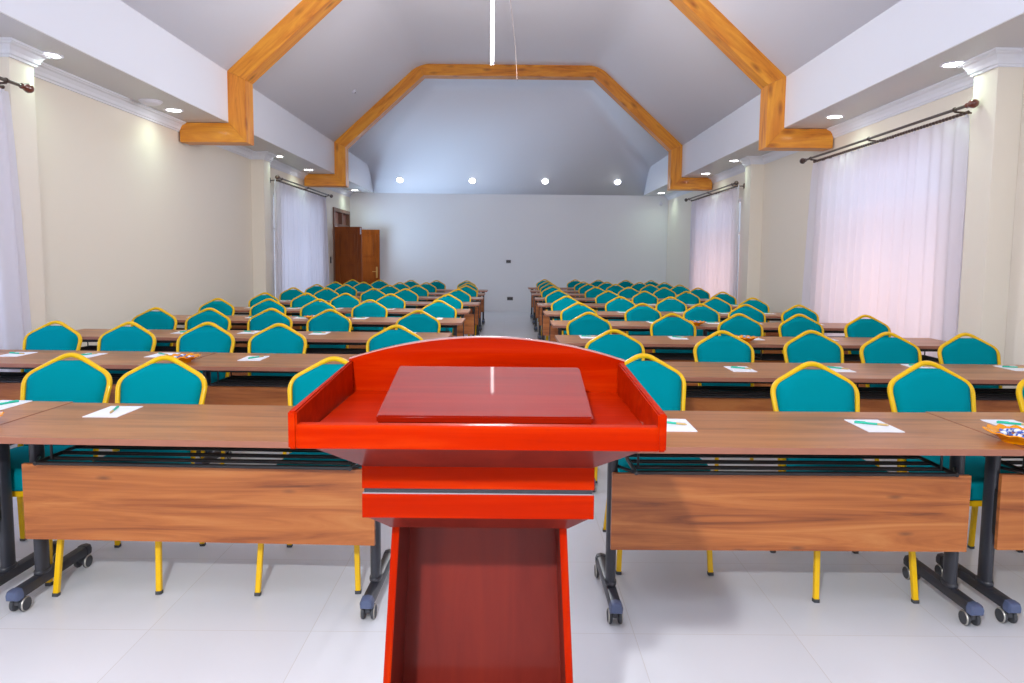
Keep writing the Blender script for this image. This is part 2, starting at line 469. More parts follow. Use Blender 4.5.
# small fixtures on the walls
def wall_box(name, x, y, z, w, h, dpt, mat, label, cat, slots=True, group=None):
    t = empty(name, (x, y, z))
    obj('back_plate', B(-w / 2, w / 2, -dpt, 0, -h / 2, h / 2, bev=.004), mat, t)
    bm = bmesh.new()
    for sx in (-1, 1):
        box(bm, sx * w * .22 - w * .14, sx * w * .22 + w * .14, -dpt - .006, -dpt, -h * .24, h * .24, bev=.002)
    obj('rocker', bm, M['switch'], t)
    return tag(t, label, cat, group)
wall_box('wall_socket', -.067, YB, 1.376, .13, .085, .02, M['dark_plastic'], 'small grey switch plate at eye height on the back wall', 'switch')
wall_box('wall_socket', -.016, YB, .36, .16, .09, .02, M['dark_plastic'], 'grey double socket low on the back wall above the aisle floor', 'socket')
t = empty('light_switch', (WL, 16.72, 1.38)); t.rotation_euler = (0, 0, PI / 2)
obj('back_plate', B(-.05, .05, -.012, 0, -.08, .08, bev=.003), M['switch'], t); obj('rocker', B(-.02, .02, -.02, -.012, -.04, .04, bev=.003), M['dark_plastic'], t)
tag(t, 'dark light switch on the left wall beside the wooden door', 'switch')
t = empty('motion_detector', (4.06, YB, 2.97))
bm = bmesh.new(); lathe(bm, [(.03, 0), (.045, .02), (.045, .06), (.03, .09), (.012, .1)], 16)
bmesh.ops.rotate(bm, verts=bm.verts, cent=(0, 0, 0), matrix=Matrix.Rotation(PI / 2, 3, 'X')); obj('housing', bm, M['white_plastic'], t, smooth=True)
obj('bracket', B(-.02, .02, -.03, 0, .03, .07), M['white_plastic'], t)
tag(t, 'small white sensor high in the right corner of the back wall', 'sensor')

# ------------------------------------------------------------------ pine ceiling frames
def pine_frame(y, label):
    t = empty('ceiling_beam', (0, y, ZS)); D = .27; W = .235
    def seg(name, poly, m_):
        bm = bmesh.new(); prism(bm, [(x, z - ZS) for x, z in poly], 'y', 0, D)
        es = [e for e in bm.edges]
        bmesh.ops.bevel(bm, geom=es, offset=.008, segments=2, profile=.7, affect='EDGES')
        return obj(name, bm, m_, t)
    for s, fx, tx, px_ in ((-1, FL, TL, PL), (1, FR, TR, PR)):
        xi = fx - s * W                          # inner face of the upright
        zb = ZS - .255; e = px_ + s * .195
        n = Vector((tx - fx, ZT - ZU)).normalized(); nn = Vector((-n.y, n.x)) * (-1 if s < 0 else 1)
        if nn.y > 0: nn = -nn
        # inner corners where the offset lines of rafter meet upright and tie
        k = W
        a = Vector((fx, ZU)) + nn * k
        tpar = (xi - a.x) / n.x; low = a + n * tpar
        tpar2 = ((ZT - W) - a.y) / n.y; up = a + n * tpar2
        seg('post', [(fx, ZS - .005), (fx, ZU), (low.x, low.y), (xi, zb)], M['pine'])
        # foot that runs out under the soffit to the wall, with a rounded nose
        r = .1; nose = [(e - s * r + s * r * math.sin(q), ZS - .005 - r + r * math.cos(q)) for q in [PI / 2 * i / 5 for i in range(6)]]
        seg('foot', [(xi, zb), (fx, ZS - .005)] + nose + [(e, zb)], M['pine_h'])
        seg('rafter', [(fx, ZU), (tx, ZT), (up.x, up.y), (low.x, low.y)], M['pine_l'] if s < 0 else M['pine_r'])
        if s < 0: uL = up
        else: uR = up
    seg('tie', [(TL, ZT), (TR, ZT), (uR.x, uR.y), (uL.x, uL.y)], M['pine_h'])
    return tag(t, label, 'beam', 'varnished pine ceiling frames')
pine_frame(9.17, 'nearer varnished pine ceiling frame with its top cut off by the photo edge')
pine_frame(14.60, 'farther varnished pine ceiling frame, wholly seen in front of the back wall')

# ------------------------------------------------------------------ lights in the ceiling
dl0 = empty('recessed_downlight', (0, 0, 0))
bm = bmesh.new(); lathe(bm, [(.082, 0), (.082, -.006), (.102, -.010), (.108, -.006), (.108, 0)], 28); obj('trim_ring', bm, M['white_plastic'], dl0, smooth=True, auto=40)
bm = bmesh.new(); lathe(bm, [(.081, -.001), (.081, -.005), (.055, -.008), (.001, -.009)], 28); obj('diffuser', bm, M['lamp'], dl0, smooth=True)
names5 = ['in the {s} soffit nearest the camera', 'in the {s} soffit just before the nearer pine frame', 'in the {s} soffit above the second pillar',
          'in the {s} soffit just before the farther pine frame', 'in the {s} soffit beside the back wall']
first = True
def place_dl(loc, label, group, rx=0.):
    global first
    o = dl0 if first else dup(dl0, loc)
    first = False
    o.location = loc; o.rotation_euler = (rx, 0, 0)
    tag(o, 'round glowing downlight ' + label, 'ceiling light', group)
DLY = [6.2, 8.43, 12.13, 13.94, 18.0]
for s, x in (('left', -4.085), ('right', 3.90)):
    for y, nm in zip(DLY, names5):
        place_dl((x, y, ZS), nm.format(s=s), 'downlights in the %s soffit' % s)
for x, nm in zip((-2.979, -1.049, .894, 2.825), ('leftmost of four', 'second from left of four', 'third from left of four', 'rightmost of four')):
    place_dl((x, 18.44, ZS + (YB - 18.44)), nm + ' on the white slope over the back wall', 'downlights on the far slope', rx=-PI / 4)

t = empty('ceiling_speaker', (-4.12, 7.96, ZS))
bm = bmesh.new(); lathe(bm, [(.115, 0), (.115, -.012), (.10, -.03), (.07, -.042), (.001, -.046)], 32); obj('grille', bm, M['white_plastic'], t, smooth=True)
bm = bmesh.new(); lathe(bm, [(.125, 0), (.125, -.008), (.117, -.012), (.114, 0)], 32); obj('trim_ring', bm, M['white_plastic'], t, smooth=True)
tag(t, 'domed pale lilac disc between two downlights in the left soffit', 'ceiling speaker')

sl = Vector((TL - FL, 0, ZT - ZU)).normalized()
k = (4.547 - ZU) / (ZT - ZU); t = empty('smoke_detector', (FL + (TL - FL) * k, 13.1, 4.547)); t.rotation_euler = (0, PI - math.atan2(ZT - ZU, TL - FL), 0)
t.rotation_euler = (0, PI - math.atan2(ZT - ZU, TL - FL), 0)
bm = bmesh.new(); lathe(bm, [(.05, -.004), (.05, .012), (.042, .03), (.022, .038), (.001, .04)], 20); obj('housing', bm, M['white_plastic'], t, smooth=True)
bm = bmesh.new(); lathe(bm, [(.012, .036), (.012, .046), (.001, .048)], 12); obj('sensor_cap', bm, M['dark_plastic'], t, smooth=True)
tag(t, 'tiny white detector on the left ceiling slope above the farther pine frame', 'detector')

t = empty('pendant_tube', (-.235, 8.0, ZT))
bm = bmesh.new(); rod(bm, (0, 0, -.03), (0, 0, -1.80), .021, 14); obj('tube', bm, M['tube'], t, smooth=True, auto=50)
bm = bmesh.new(); rod(bm, (0, 0, -1.80), (0, 0, -1.825), .022, 14); obj('end_cap', bm, M['white_plastic'], t, smooth=True, auto=50)
bm = bmesh.new(); lathe(bm, [(.06, 0), (.06, -.03), (.02, -.05)], 20); obj('canopy', bm, M['white_plastic'], t, smooth=True, auto=40)
tag(t, 'slim bright white vertical tube hanging from the middle of the ceiling', 'pendant light')
bm = bmesh.new(); sweep(bm, [(-.10, 8.5, ZT), (-.07, 8.5, 5.0), (-.03, 8.5, 4.5), (.03, 8.5, 4.0), (.055, 8.5, 3.6)], .005, .005, (0, 1, 0), n=6)
tag(obj('hanging_cord', bm, M['tan_cord'], smooth=True), 'faint thin tan cord hanging just right of the white tube', 'cord')

# ------------------------------------------------------------------ curtains and rods
def curtain(x, sx, y0, y1, yb0, yb1, z1, label, seed):
    """sheer hanging in folds in the plane x; y0..y1 at the top, yb0..yb1 at the hem"""
    rnd = random.Random(seed); bm = bmesh.new()
    nf = int((y1 - y0) * 5.5); n = nf * 14; rows = 24
    ph = [rnd.uniform(-.6, .6) for _ in range(nf + 2)]; am = [rnd.uniform(.55, 1.25) for _ in range(nf + 2)]
    V = []
    for r in range(rows + 1):
        t = r / rows; z = z1 * (1 - t) + .03 * t
        row = []
        for i in range(n + 1):
            u = i / n; ease = t ** .7
            y = (y0 + (y1 - y0) * u) * (1 - ease) + (yb0 + (yb1 - yb0) * u) * ease
            f = u * nf; k = int(f); fr = f - k
            a = am[k] * (1 - fr) + am[k + 1] * fr; p = ph[k] * (1 - fr) + ph[k + 1] * fr
            dx = .040 * a * (.55 + .45 * t) * math.sin(2 * PI * f + p * (.4 + 1.2 * t)) + .012 * math.sin(2 * PI * f * .37 + seed + t)
            if t < .06: dx *= .35 + .65 * (t / .06)
            row.append(bm.verts.new((dx, y, z)))
        V.append(row)
    for r in range(rows):
        for i in range(n):
            bm.faces.new((V[r][i], V[r][i + 1], V[r + 1][i + 1], V[r + 1][i]))
    t_ = empty('sheer_curtain', (x, 0, 0))
    obj('cloth', bm, M['sheer'], t_, smooth=True)
    for kk in range(int((y1 - y0) / .16) + 1):
        yy = y0 + .04 + kk * .16
        if yy > y1: break
        obj('heading_hook', B(-.006, .006, yy - .012, yy + .012, z1 - .02, z1 + .032, bev=.002), M['white_plastic'], t_)
    return tag(t_, label, 'curtain', 'white sheer curtains')

def curtain_rod(x, wall, sx, y0, y1, z, label, cut=False):
    """double pole on brackets: a front pole with ball finials and a ribbed rear pole that carries the cloth"""
    t = empty('curtain_rod', (x, (y0 + y1) / 2, z)); h = (y1 - y0) / 2
    bm = bmesh.new(); rod(bm, (-sx * .03, -h, .02), (-sx * .03, h, .02), .014, 12); obj('front_pole', bm, M['rod_grey'], t, smooth=True, auto=50)
    bm = bmesh.new(); prof = []
    k = int((2 * h - .3) / .05)
    rings = []
    for i in range(k * 2 + 1):
        yy = -h + .15 + i * (2 * h - .3) / (k * 2); r = .013 if i % 2 else .017
        rings.append([(sx * .05 + r * math.cos(2 * PI * j / 8), yy, -.015 + r * math.sin(2 * PI * j / 8)) for j in range(8)])
    loft(bm, rings); obj('ribbed_pole', bm, M['rod_wood'], t)
    for s in (-1, 1):
        bm = bmesh.new(); lathe(bm, [(.016, -.09), (.024, -.08), (.018, -.065), (.030, -.035), (.040, 0), (.034, .025), (.018, .042), (.001, .046)], 18)
        bmesh.ops.rotate(bm, verts=bm.verts, cent=(0, 0, 0), matrix=Matrix.Rotation(-s * PI / 2, 3, 'X'))
        bmesh.ops.translate(bm, verts=bm.verts, vec=(-sx * .03, s * (h + .03), .02))
        obj('finial', bm, M['finial'] if (y0 < 10 and (s < 0) == (x > 0)) else M['rod_wood'], t, smooth=True)
    wx = (wall - x)
    for yy in (-h + .22, 0., h - .22):
        bm = bmesh.new(); rod(bm, (-sx * .03, yy, 0), (wx - sx * .012, yy, -.01), .009, 8)
        lo, hi = sorted((wx, wx - sx * .014)); box(bm, lo, hi, yy - .025, yy + .025, -.05, .04, bev=.003)
        rod(bm, (-sx * .03, yy - .008, .02), (-sx * .03, yy + .008, .02), .021, 12)
        obj('bracket', bm, M['rod_wood'], t)
    return tag(t, label, 'curtain rod', 'dark double curtain rods')

curtain_rod(-4.06, WL, -1, 1.95, 5.80, 2.80, 'dark curtain rod with reddish ball finial at the left photo edge')
curtain_rod(-4.20, WL, -1, 12.36, 15.96, 2.835, 'dark curtain rod on the far left wall, before the wooden door')
curtain_rod(4.02, WR, 1, 6.07, 9.48, 2.80, 'long dark curtain rod on the right wall above the large sheer')
curtain_rod(4.06, WR, 1, 12.43, 15.90, 2.82, 'short-looking curtain rod far along the right wall, under the farther frame')
curtain(-4.12, -1, 2.1, 5.72, 1.95, 5.88, 2.765, 'bluish white sheer curtain cut off by the left photo edge', 3)
curtain(-4.25, -1, 12.40, 15.82, 12.36, 16.0, 2.80, 'lilac white sheer curtain on the far left wall before the door', 5)
curtain(4.08, 1, 6.22, 9.38, 6.2, 9.5, 2.765, 'large pinkish white sheer curtain filling the near right wall', 8)
curtain(4.12, 1, 12.50, 15.75, 12.42, 15.72, 2.785, 'smaller pink sheer curtain far along the right wall', 11)

# ------------------------------------------------------------------ lectern
LX = -.058
lec = empty('lectern', (LX, 1.45, 0))
def lb(name, mat, *a, bev=.003, **k):        # a in world metres, moved to the lectern's origin
    x0, x1, y0, y1, z0, z1 = a
    return obj(name, B(x0 - LX, x1 - LX, y0 - 1.45, y1 - 1.45, z0, z1, bev=bev, **k), mat, lec)
lb('tray_base', M['mahog_tray'], -.386, .270, 1.243, 1.70, 1.090, 1.108)
lb('front_rim', M['mahog'], -.388, .272, 1.220, 1.243, 1.092, 1.137, bev=.004)
for s, xa, xb in ((-1, -.402, -.386), (1, .270, .286)):
    bm = bmesh.new()
    xr = xb - .008 if s < 0 else xb
    loft(bm, [[(xa - LX, y - 1.45, 1.092), (q - LX, y - 1.45, 1.092), (q - LX, y - 1.45, zt), (xa - LX, y - 1.45, zt)] for y, zt, q in ((1.217, 1.162, xb), (1.70, 1.185, xr))])
    bmesh.ops.bevel(bm, geom=list(bm.edges), offset=.003, segments=2, affect='EDGES')
    obj('side_rim', bm, M['mahog'], lec)
bm = bmesh.new(); arc = []
for i in range(25):                           # arched back rim
    u = -1 + 2 * i / 24; arc.append((u * .346, 1.1865 + .057 * (1 - abs(u) ** 2.0)))
prism(bm, [(-.346, 1.092)] + arc + [(.346, 1.092)], 'y', 1.70 - 1.45, 1.718 - 1.45)
obj('back_rim', bm, M['mahog'], lec)
bm = bmesh.new()                              # highlight along the top of the arch, painted as a pale strip
sweep(bm, [(x, 1.709 - 1.45, z + .0012) for x, z in arc], .0035, .020, (0, 1, 0))
obj('arch_highlight', bm, plain('pale_edge_highlight', (.50, .20, .17), .25, coat=.8), lec)
# sloping reading board on its wedge
rb = bmesh.new()
prism(rb, [(1.300 - 1.45, 1.121), (1.300 - 1.45, 1.136), (1.58 - 1.45, 1.190), (1.583 - 1.45, 1.175)], 'x', -.258 - LX, .162 - LX)
bmesh.ops.bevel(rb, geom=list(rb.edges), offset=.003, segments=2, affect='EDGES')
rbo = obj('reading_board', rb, M['mahog_top'], lec)
for xa in (-.252, .148):
    w = bmesh.new(); prism(w, [(1.305 - 1.45, 1.108), (1.305 - 1.45, 1.122), (1.577 - 1.45, 1.175), (1.577 - 1.45, 1.108)], 'x', xa - LX, xa + .008 - LX)
    obj('wedge', w, M['mahog'], rbo)
# hopper-shaped underside
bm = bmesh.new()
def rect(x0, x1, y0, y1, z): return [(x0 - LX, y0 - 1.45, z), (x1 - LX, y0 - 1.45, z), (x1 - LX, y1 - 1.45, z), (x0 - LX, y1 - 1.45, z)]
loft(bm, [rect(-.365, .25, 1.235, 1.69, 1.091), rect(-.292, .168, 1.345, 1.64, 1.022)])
obj('underside', bm, M['dark_wood'], lec)
lb('neck_band', M['mahog'], -.297, .173, 1.345, 1.65, .976, 1.024)
lb('groove_strip', M['groove'], -.293, .169, 1.350, 1.645, .966, .977, bev=0)
lb('silver_line', M['silver'], -.2955, .1715, 1.3475, 1.6475, .9648, .9664, bev=0)
lb('lower_band', M['mahog'], -.297, .173, 1.345, 1.65, .915, .965)
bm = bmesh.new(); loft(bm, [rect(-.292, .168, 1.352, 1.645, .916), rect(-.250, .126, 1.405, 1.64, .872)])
obj('neck_taper', bm, M['dark_wood'], lec)
# open-backed column: two flared side panels, back panel, shelf, plinth
def side_panel(s):
    xt = -.249 if s < 0 else .1245; xb = -.290 if s < 0 else .166; th = .016
    bm = bmesh.new()
    rings = []
    for x, z, yf in ((xt, .873, 1.42), (xb, .07, 1.36)):
        xa, xb_ = (x, x + th) if s < 0 else (x - th, x)
        rings.append([(xa - LX, yf - 1.45, z), (xb_ - LX, yf - 1.45, z), (xb_ - LX, 1.63 - 1.45, z), (xa - LX, 1.63 - 1.45, z)])
    loft(bm, rings); bmesh.ops.bevel(bm, geom=list(bm.edges), offset=.002, segments=2, affect='EDGES')
    bmesh.ops.recalc_face_normals(bm, faces=bm.faces); bm.normal_update()
    for f in bm.faces:                        # the inner cheek is darker than the panel's other faces
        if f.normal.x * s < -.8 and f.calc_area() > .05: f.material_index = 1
    return obj('side_panel', bm, [M['mahog_v'], M['dark_wood']], lec)
side_panel(-1); side_panel(1)
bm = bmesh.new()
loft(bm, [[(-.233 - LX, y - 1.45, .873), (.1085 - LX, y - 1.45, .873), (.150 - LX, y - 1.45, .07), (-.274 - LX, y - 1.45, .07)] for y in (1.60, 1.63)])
obj('back_panel', bm, M['dark_wood'], lec)
bm = bmesh.new(); box(bm, -.262 - LX, .138 - LX, 1.40 - 1.45, 1.60 - 1.45, .30, .318, bev=.002); obj('shelf', bm, M['dark_wood'], lec)
bm = B(-.33 - LX, .206 - LX, 1.32 - 1.45, 1.67 - 1.45, 0, .07, bev=.006); obj('plinth', bm, M['mahog'], lec)
tag(lec, 'glossy red mahogany lectern with arched tray and open column in the foreground', 'lectern')

# ------------------------------------------------------------------ tables
def make_table(L, name_len):
    """table facing the lectern (-y); origin on the floor under the middle of the top"""
    t = empty('folding_table'); h = L / 2; D = .31; lx = h - (.09 if L < 1.7 else .065); ly = -.055
    bm = bmesh.new(); box(bm, -h, h, -D, D, .7245, .75, bev=.0025)
    for f in bm.faces:
        if abs(f.normal.z) < .5: f.material_index = 1
    bm.normal_update()
    for f in bm.faces: f.material_index = 0 if abs(f.normal.z) > .5 else 1
    obj('tabletop', bm, [M['walnut'], M['edge']], t)
    obj('modesty_panel', B(-lx - .012, lx + .012, -.128, -.110, .274, .590, bev=.002), M['walnut_panel'], t)
    for s in (-1, 1):
        x = s * lx
        bm = bmesh.new()
        rings = [[(x + .021 * math.cos(2 * PI * j / 16), ly + .036 * math.sin(2 * PI * j / 16), z) for j in range(16)] for z in (.105, .70)]
        loft(bm, rings)
        lg = obj('leg', bm, M['charcoal'], t, smooth=True, auto=50)
        bm = bmesh.new(); rings = [[(x + q * .0235 * math.cos(2 * PI * j / 16), ly + q * .039 * math.sin(2 * PI * j / 16), z) for j in range(16)] for q, z in ((1, .100), (1.08, .104), (1.08, .114), (1, .118))]
        loft(bm, rings); obj('collar', bm, M['charcoal'], lg, smooth=True, auto=40)
        obj('top_plate', B(x - .03, x + .03, -.16, .16, .695, .7245, bev=.004), M['black'], lg)
        # panel bracket
        obj('panel_bracket', B(x - .010, x + .010, -.111, -.088, .33, .52, bev=.002), M['black'], lg)
        # foot beam with a domed top, end caps and two casters
        bm = bmesh.new()
        def sec(y, k=1.): return [(x + px * k, y, .062 + (pz - .062)) for px, pz in ((-.023, .062), (.023, .062), (.025, .082), (.018, .098), (0, .103), (-.018, .098), (-.025, .082))]
        loft(bm, [sec(-.205), sec(.205)])
        ft = obj('foot', bm, M['charcoal'], t, smooth=True, auto=35)
        for e in (-1, 1):
            bm = bmesh.new()
            def sec2(y, k): return [(x + px * k, y, .084 + (pz - .084) * k) for px, pz in ((-.025, .060), (.025, .060), (.027, .082), (.020, .100), (0, .105), (-.020, .100), (-.027, .082))]
            loft(bm, [sec2(e * .200, 1.), sec2(e * .222, 1.), sec2(e * .232, .93), sec2(e * .238, .75)])
            obj('end_cap', bm, M['cap'] if e < 0 else M['charcoal'], ft, smooth=True, auto=45)
            cy = e * .196
            bm = bmesh.new(); rod(bm, (x, cy, .04), (x, cy, .064), .010, 10)
            box(bm, x - .010, x + .010, cy - .014, cy + .022, .030, .052, bev=.004)
            for q in (-1, 1):
                prof = [(.004, 0), (.020, .0), (.028, .003), (.030, .008), (.030, .013), (.027, .017), (.010, .019), (.003, .019)]
                ring = [[(x + q * (.011 + z), cy + .008 + r * math.cos(2 * PI * j / 18), .030 + r * math.sin(2 * PI * j / 18)) for j in range(18)] for r, z in prof]
                loft(bm, ring)
                ring = [[(x + q * (.011 + z), cy + .008 + rr * math.cos(2 * PI * j / 18), .030 + rr * math.sin(2 * PI * j / 18)) for j in range(18)] for rr, z in ((.0245, .0165), (.0265, .0178), (.0285, .0162), (.0300, .0128))]
                loft(bm, ring, caps=False, mi=1)
            obj('caster', bm, [M['rubber'], M['chrome']], ft, smooth=True, auto=40)
    # wire book shelf under the top
    bm = bmesh.new(); e = lx - .075
    for yy in (-.16, -.09, -.01, .08, .15): rod(bm, (-e, yy, .605), (e, yy, .605), .0085, 8)
    for s in (-1, 1):
        rod(bm, (s * e, -.17, .605), (s * e, .15, .605), .0085, 8)
        rod(bm, (s * e, -.165, .605), (s * (lx - .02), -.07, .602), .007, 8)
        for yy in (-.1, .1): rod(bm, (s * (e - .02), yy, .605), (s * (e - .02), yy, .7245), .005, 8)
    obj('wire_shelf', bm, M['black'], t, smooth=True, auto=60)
    # steel rail between the legs
    obj('cross_rail', B(-lx, lx, ly - .018, ly + .018, .672, .70, bev=.004), M['black'], t)
    return t
T16 = make_table(1.60, 'short'); T19 = make_table(1.86, 'long')

# ------------------------------------------------------------------ chairs
def make_chair():
    """banquet chair facing -y; origin on the floor under the seat"""
    t = empty('banquet_chair')
    yb = lambda z: .225 + .165 * max(0., (z - .42) / .525) ** 1.15
    # back frame: flat gold tube from the seat up over a pointed top
    pts2 = [(-.176, .40), (-.196, .66), (-.214, .823), (0, .943), (.214, .823), (.196, .66), (.176, .40)]
    fp = fillet([(x, 0, z) for x, z in pts2], [.05, .052, .06, .052, .05], 6)
    dense = []
    for a, b in zip(fp, fp[1:]):
        nseg = max(1, int((b - a).length / .05))
        for k in range(nseg): dense.append(a + (b - a) * k / nseg)
    dense.append(fp[-1])
    bm = bmesh.new(); sweep(bm, [(p.x, yb(p.z), p.z) for p in dense], .0215, .024, (0, 1, .3), rnd=.35)
    obj('back_frame', bm, M['gold'], t, smooth=True, auto=50)
    # padded back: loft of rows up the back
    def half(z):
        tab = [(.44, .160), (.52, .170), (.66, .184), (.768, .194), (.808, .197), (.826, .192), (.843, .172), (.866, .128), (.888, .086), (.901, .060)]
        for (a, b), (c, d) in zip(tab, tab[1:]):
            if z <= c: return b + (d - b) * (z - a) / (c - a)
        return tab[-1][1]
    zs = [.44, .48, .56, .64, .72, .788, .808, .820, .832, .846, .860, .874, .888, .897, .901]
    rings = []; nu = 12
    for i, z in enumerate(zs):
        h = half(z) ; ed = min(1., (z - .43) / .03) * min(1., (.906 - z) / .03) ; ed = max(.15, ed)
        fr = []; bk = []
        for j in range(nu + 1):
            u = -1 + 2 * j / nu
            fr.append((u * h, yb(z) - .006 - .034 * ed * (1 - abs(u) ** 6) ** .5, z))
            bk.append((u * h, yb(z) + .006 + .012 * ed * (1 - abs(u) ** 6) ** .5, z))
        rings.append(fr + bk[::-1])
    bm = bmesh.new(); loft(bm, rings)
    obj('backrest', bm, M['teal'], t, smooth=True, auto=60)
    # seat cushion: rounded block, slightly wider in front
    bm = bmesh.new(); rings = []
    def outline(k, z):
        o = []
        cs = [(-.215, -.215), (.215, -.215), (.185, .225), (-.185, .225)]
        rr = [.05, .05, .04, .04]
        q = fillet([Vector((cs[3][0] * .0, cs[3][1], 0))] + [Vector((c[0], c[1], 0)) for c in (cs[3], cs[0], cs[1], cs[2])] + [Vector((0, cs[2][1], 0))], rr[:4], 5)
        for p in q[:-1]:
            c = Vector((0, .005, 0)); v = p - c; o.append((c.x + v.x * k, c.y + v.y * k, z))
        return o
    for k, z in ((.94, .412), (.985, .420), (1., .436), (1., .468), (.985, .486), (.94, .500), (.80, .509), (.45, .513), (.02, .514)):
        rings.append(outline(k, z))
    loft(bm, rings); obj('seat', bm, M['teal'], t, smooth=True, auto=70)
    # gold rail under the cushion
    bm = bmesh.new(); ring = outline(.965, 0)
    inn = outline(.86, 0)
    a = [[(x, y, z) for x, y, _ in r] for r, z in ((ring, .388), (ring, .412), (inn, .412), (inn, .388))]
    R = loft(bm, a, caps=False)
    n = len(ring)
    for i in range(n):
        j = (i + 1) % n; bm.faces.new((R[3][i], R[3][j], R[0][j], R[0][i]))
    obj('seat_frame', bm, M['gold'], t)
    for sx in (-1, 1):
        for (p0, p1) in (((sx * .195, -.180, .395), (sx * .212, -.235, 0)), ((sx * .178, .205, .395), (sx * .206, .262, 0))):
            bm = bmesh.new()
            v0 = Vector(p0); v1 = Vector(p1); dz = (v1 - v0)
            q = v0 + dz * ((.395 - .008) / .395)
            sweep(bm, [v0, q], .022, .022, (0, 1, 0), rnd=.25)
            lg = obj('leg', bm, M['gold'], t)
            bm = bmesh.new(); sweep(bm, [v0 + dz * ((.395 - .014) / .395), v1], .025, .025, (0, 1, 0), rnd=.25)
            obj('foot_cap', bm, M['rubber'], lg)
    return t
CH = make_chair()

# ------------------------------------------------------------------ notepads, pens, bowls
PAD = empty('notepad')
bm = B(-.074, .074, -.105, .105, 0, .0035, bev=.0006, seg=1); obj('page_block', bm, M['paper'], PAD)
obj('top_binding', B(-.074, .074, .098, .1055, .0005, .0042, bev=.0004, seg=1), M['wrapper'], PAD)
PEN = empty('pen')
bm = bmesh.new(); rod(bm, (-.025, 0, .0048), (.062, 0, .0048), .0047, 10); obj('barrel', bm, M['green'], PEN, smooth=True, auto=50)
bm = bmesh.new(); rod(bm, (-.058, 0, .0048), (-.025, 0, .0048), .0047, 10); rod(bm, (-.058, 0, .0048), (-.070, 0, .0044), .0047, 10, r2=.0012); obj('grip', bm, M['kraft'], PEN, smooth=True, auto=50)
obj('clip', B(.02, .058, -.0012, .0012, .0092, .0112), M['green'], PEN)
BOWL = empty('glass_bowl')
bm = bmesh.new()
prof = [(.001, .004), (.040, .004), (.048, .0), (.050, .006), (.066, .016), (.086, .029), (.102, .037), (.106, .0385), (.103, .042), (.084, .035), (.062, .022), (.044, .012), (.001, .010)]
n = 60
rings = []
for r, z in prof:
    w = max(0, (r - .05) / .056)
    rings.append([(r * (1 + .055 * w * math.cos(12 * 2 * PI * j / n)) * math.cos(2 * PI * j / n), r * (1 + .055 * w * math.cos(12 * 2 * PI * j / n)) * math.sin(2 * PI * j / n), z + .004 * w * math.cos(12 * 2 * PI * j / n)) for j in range(n)])
loft(bm, rings); obj('bowl', bm, M['amber'], BOWL, smooth=True, auto=60)
SWEET = empty('wrapped_sweet')
bm = bmesh.new()
loft(bm, [[(x, r * math.cos(2 * PI * j / 10) * 1.15, r * math.sin(2 * PI * j / 10) * .8) for j in range(10)] for x, r in ((-.014, .005), (-.012, .009), (-.005, .0115), (.005, .0115), (.012, .009), (.014, .005))])
obj('sweet_body', bm, M['wrapper'], SWEET, smooth=True, auto=70)
for s in (-1, 1):
    bm = bmesh.new()
    loft(bm, [[(s * x, r * math.cos(2 * PI * j / 10) * (1.2 if j % 2 else .8), r * math.sin(2 * PI * j / 10) * .35) for j in range(10)] for x, r in ((.013, .004), (.018, .008), (.026, .013))])
    obj('twist_end', bm, M['blue_ink'], SWEET)
bm = bmesh.new()
loft(bm, [[(x, r * math.cos(2 * PI * j / 10) * 1.16, r * math.sin(2 * PI * j / 10) * .82) for j in range(10)] for x, r in ((-.0035, .0116), (-.003, .0119), (.003, .0119), (.0035, .0116))])
obj('printed_stripe', bm, M['blue_ink'], SWEET)

# ------------------------------------------------------------------ the two blocks of seating
ORD = ['first', 'second', 'third', 'fourth', 'fifth', 'sixth', 'seventh', 'eighth', 'ninth', 'tenth']
used = {}
def put(proto, loc, rz):
    """the first placement moves the prototype itself, later ones copy it"""
    if proto not in used:
        used[proto] = 1; proto.location = loc; proto.rotation_euler = (0, 0, rz); return proto
    return dup(proto, loc, rz)

# rear edge of the tops, row by row from the lectern
ROW = {'left': [3.145, 4.86, 6.36, 7.96, 9.40, 10.95, 12.45, 13.90, 15.42],
       'right': [3.11, 4.64, 6.25, 7.75, 9.22, 10.88, 12.48, 14.02, 15.45, 17.0]}
TX = {'left': (-1.262, -3.0), 'right': (1.135, 2.872)}
AISLE_DX = {'left': [0, -.05, -.085, -.064, -.084, -.02, -.03, -.053, -.05], 'right': [0, .085, .075, .115, .105, .085, .10, .088, .098, .094]}
ROT = {'left': [-.026, -.028, -.01, -.008, .004, -.006, .005, 0, .004], 'right': [.006, -.004, .003, -.005, .004, .004, -.004, .003, 0, 0]}
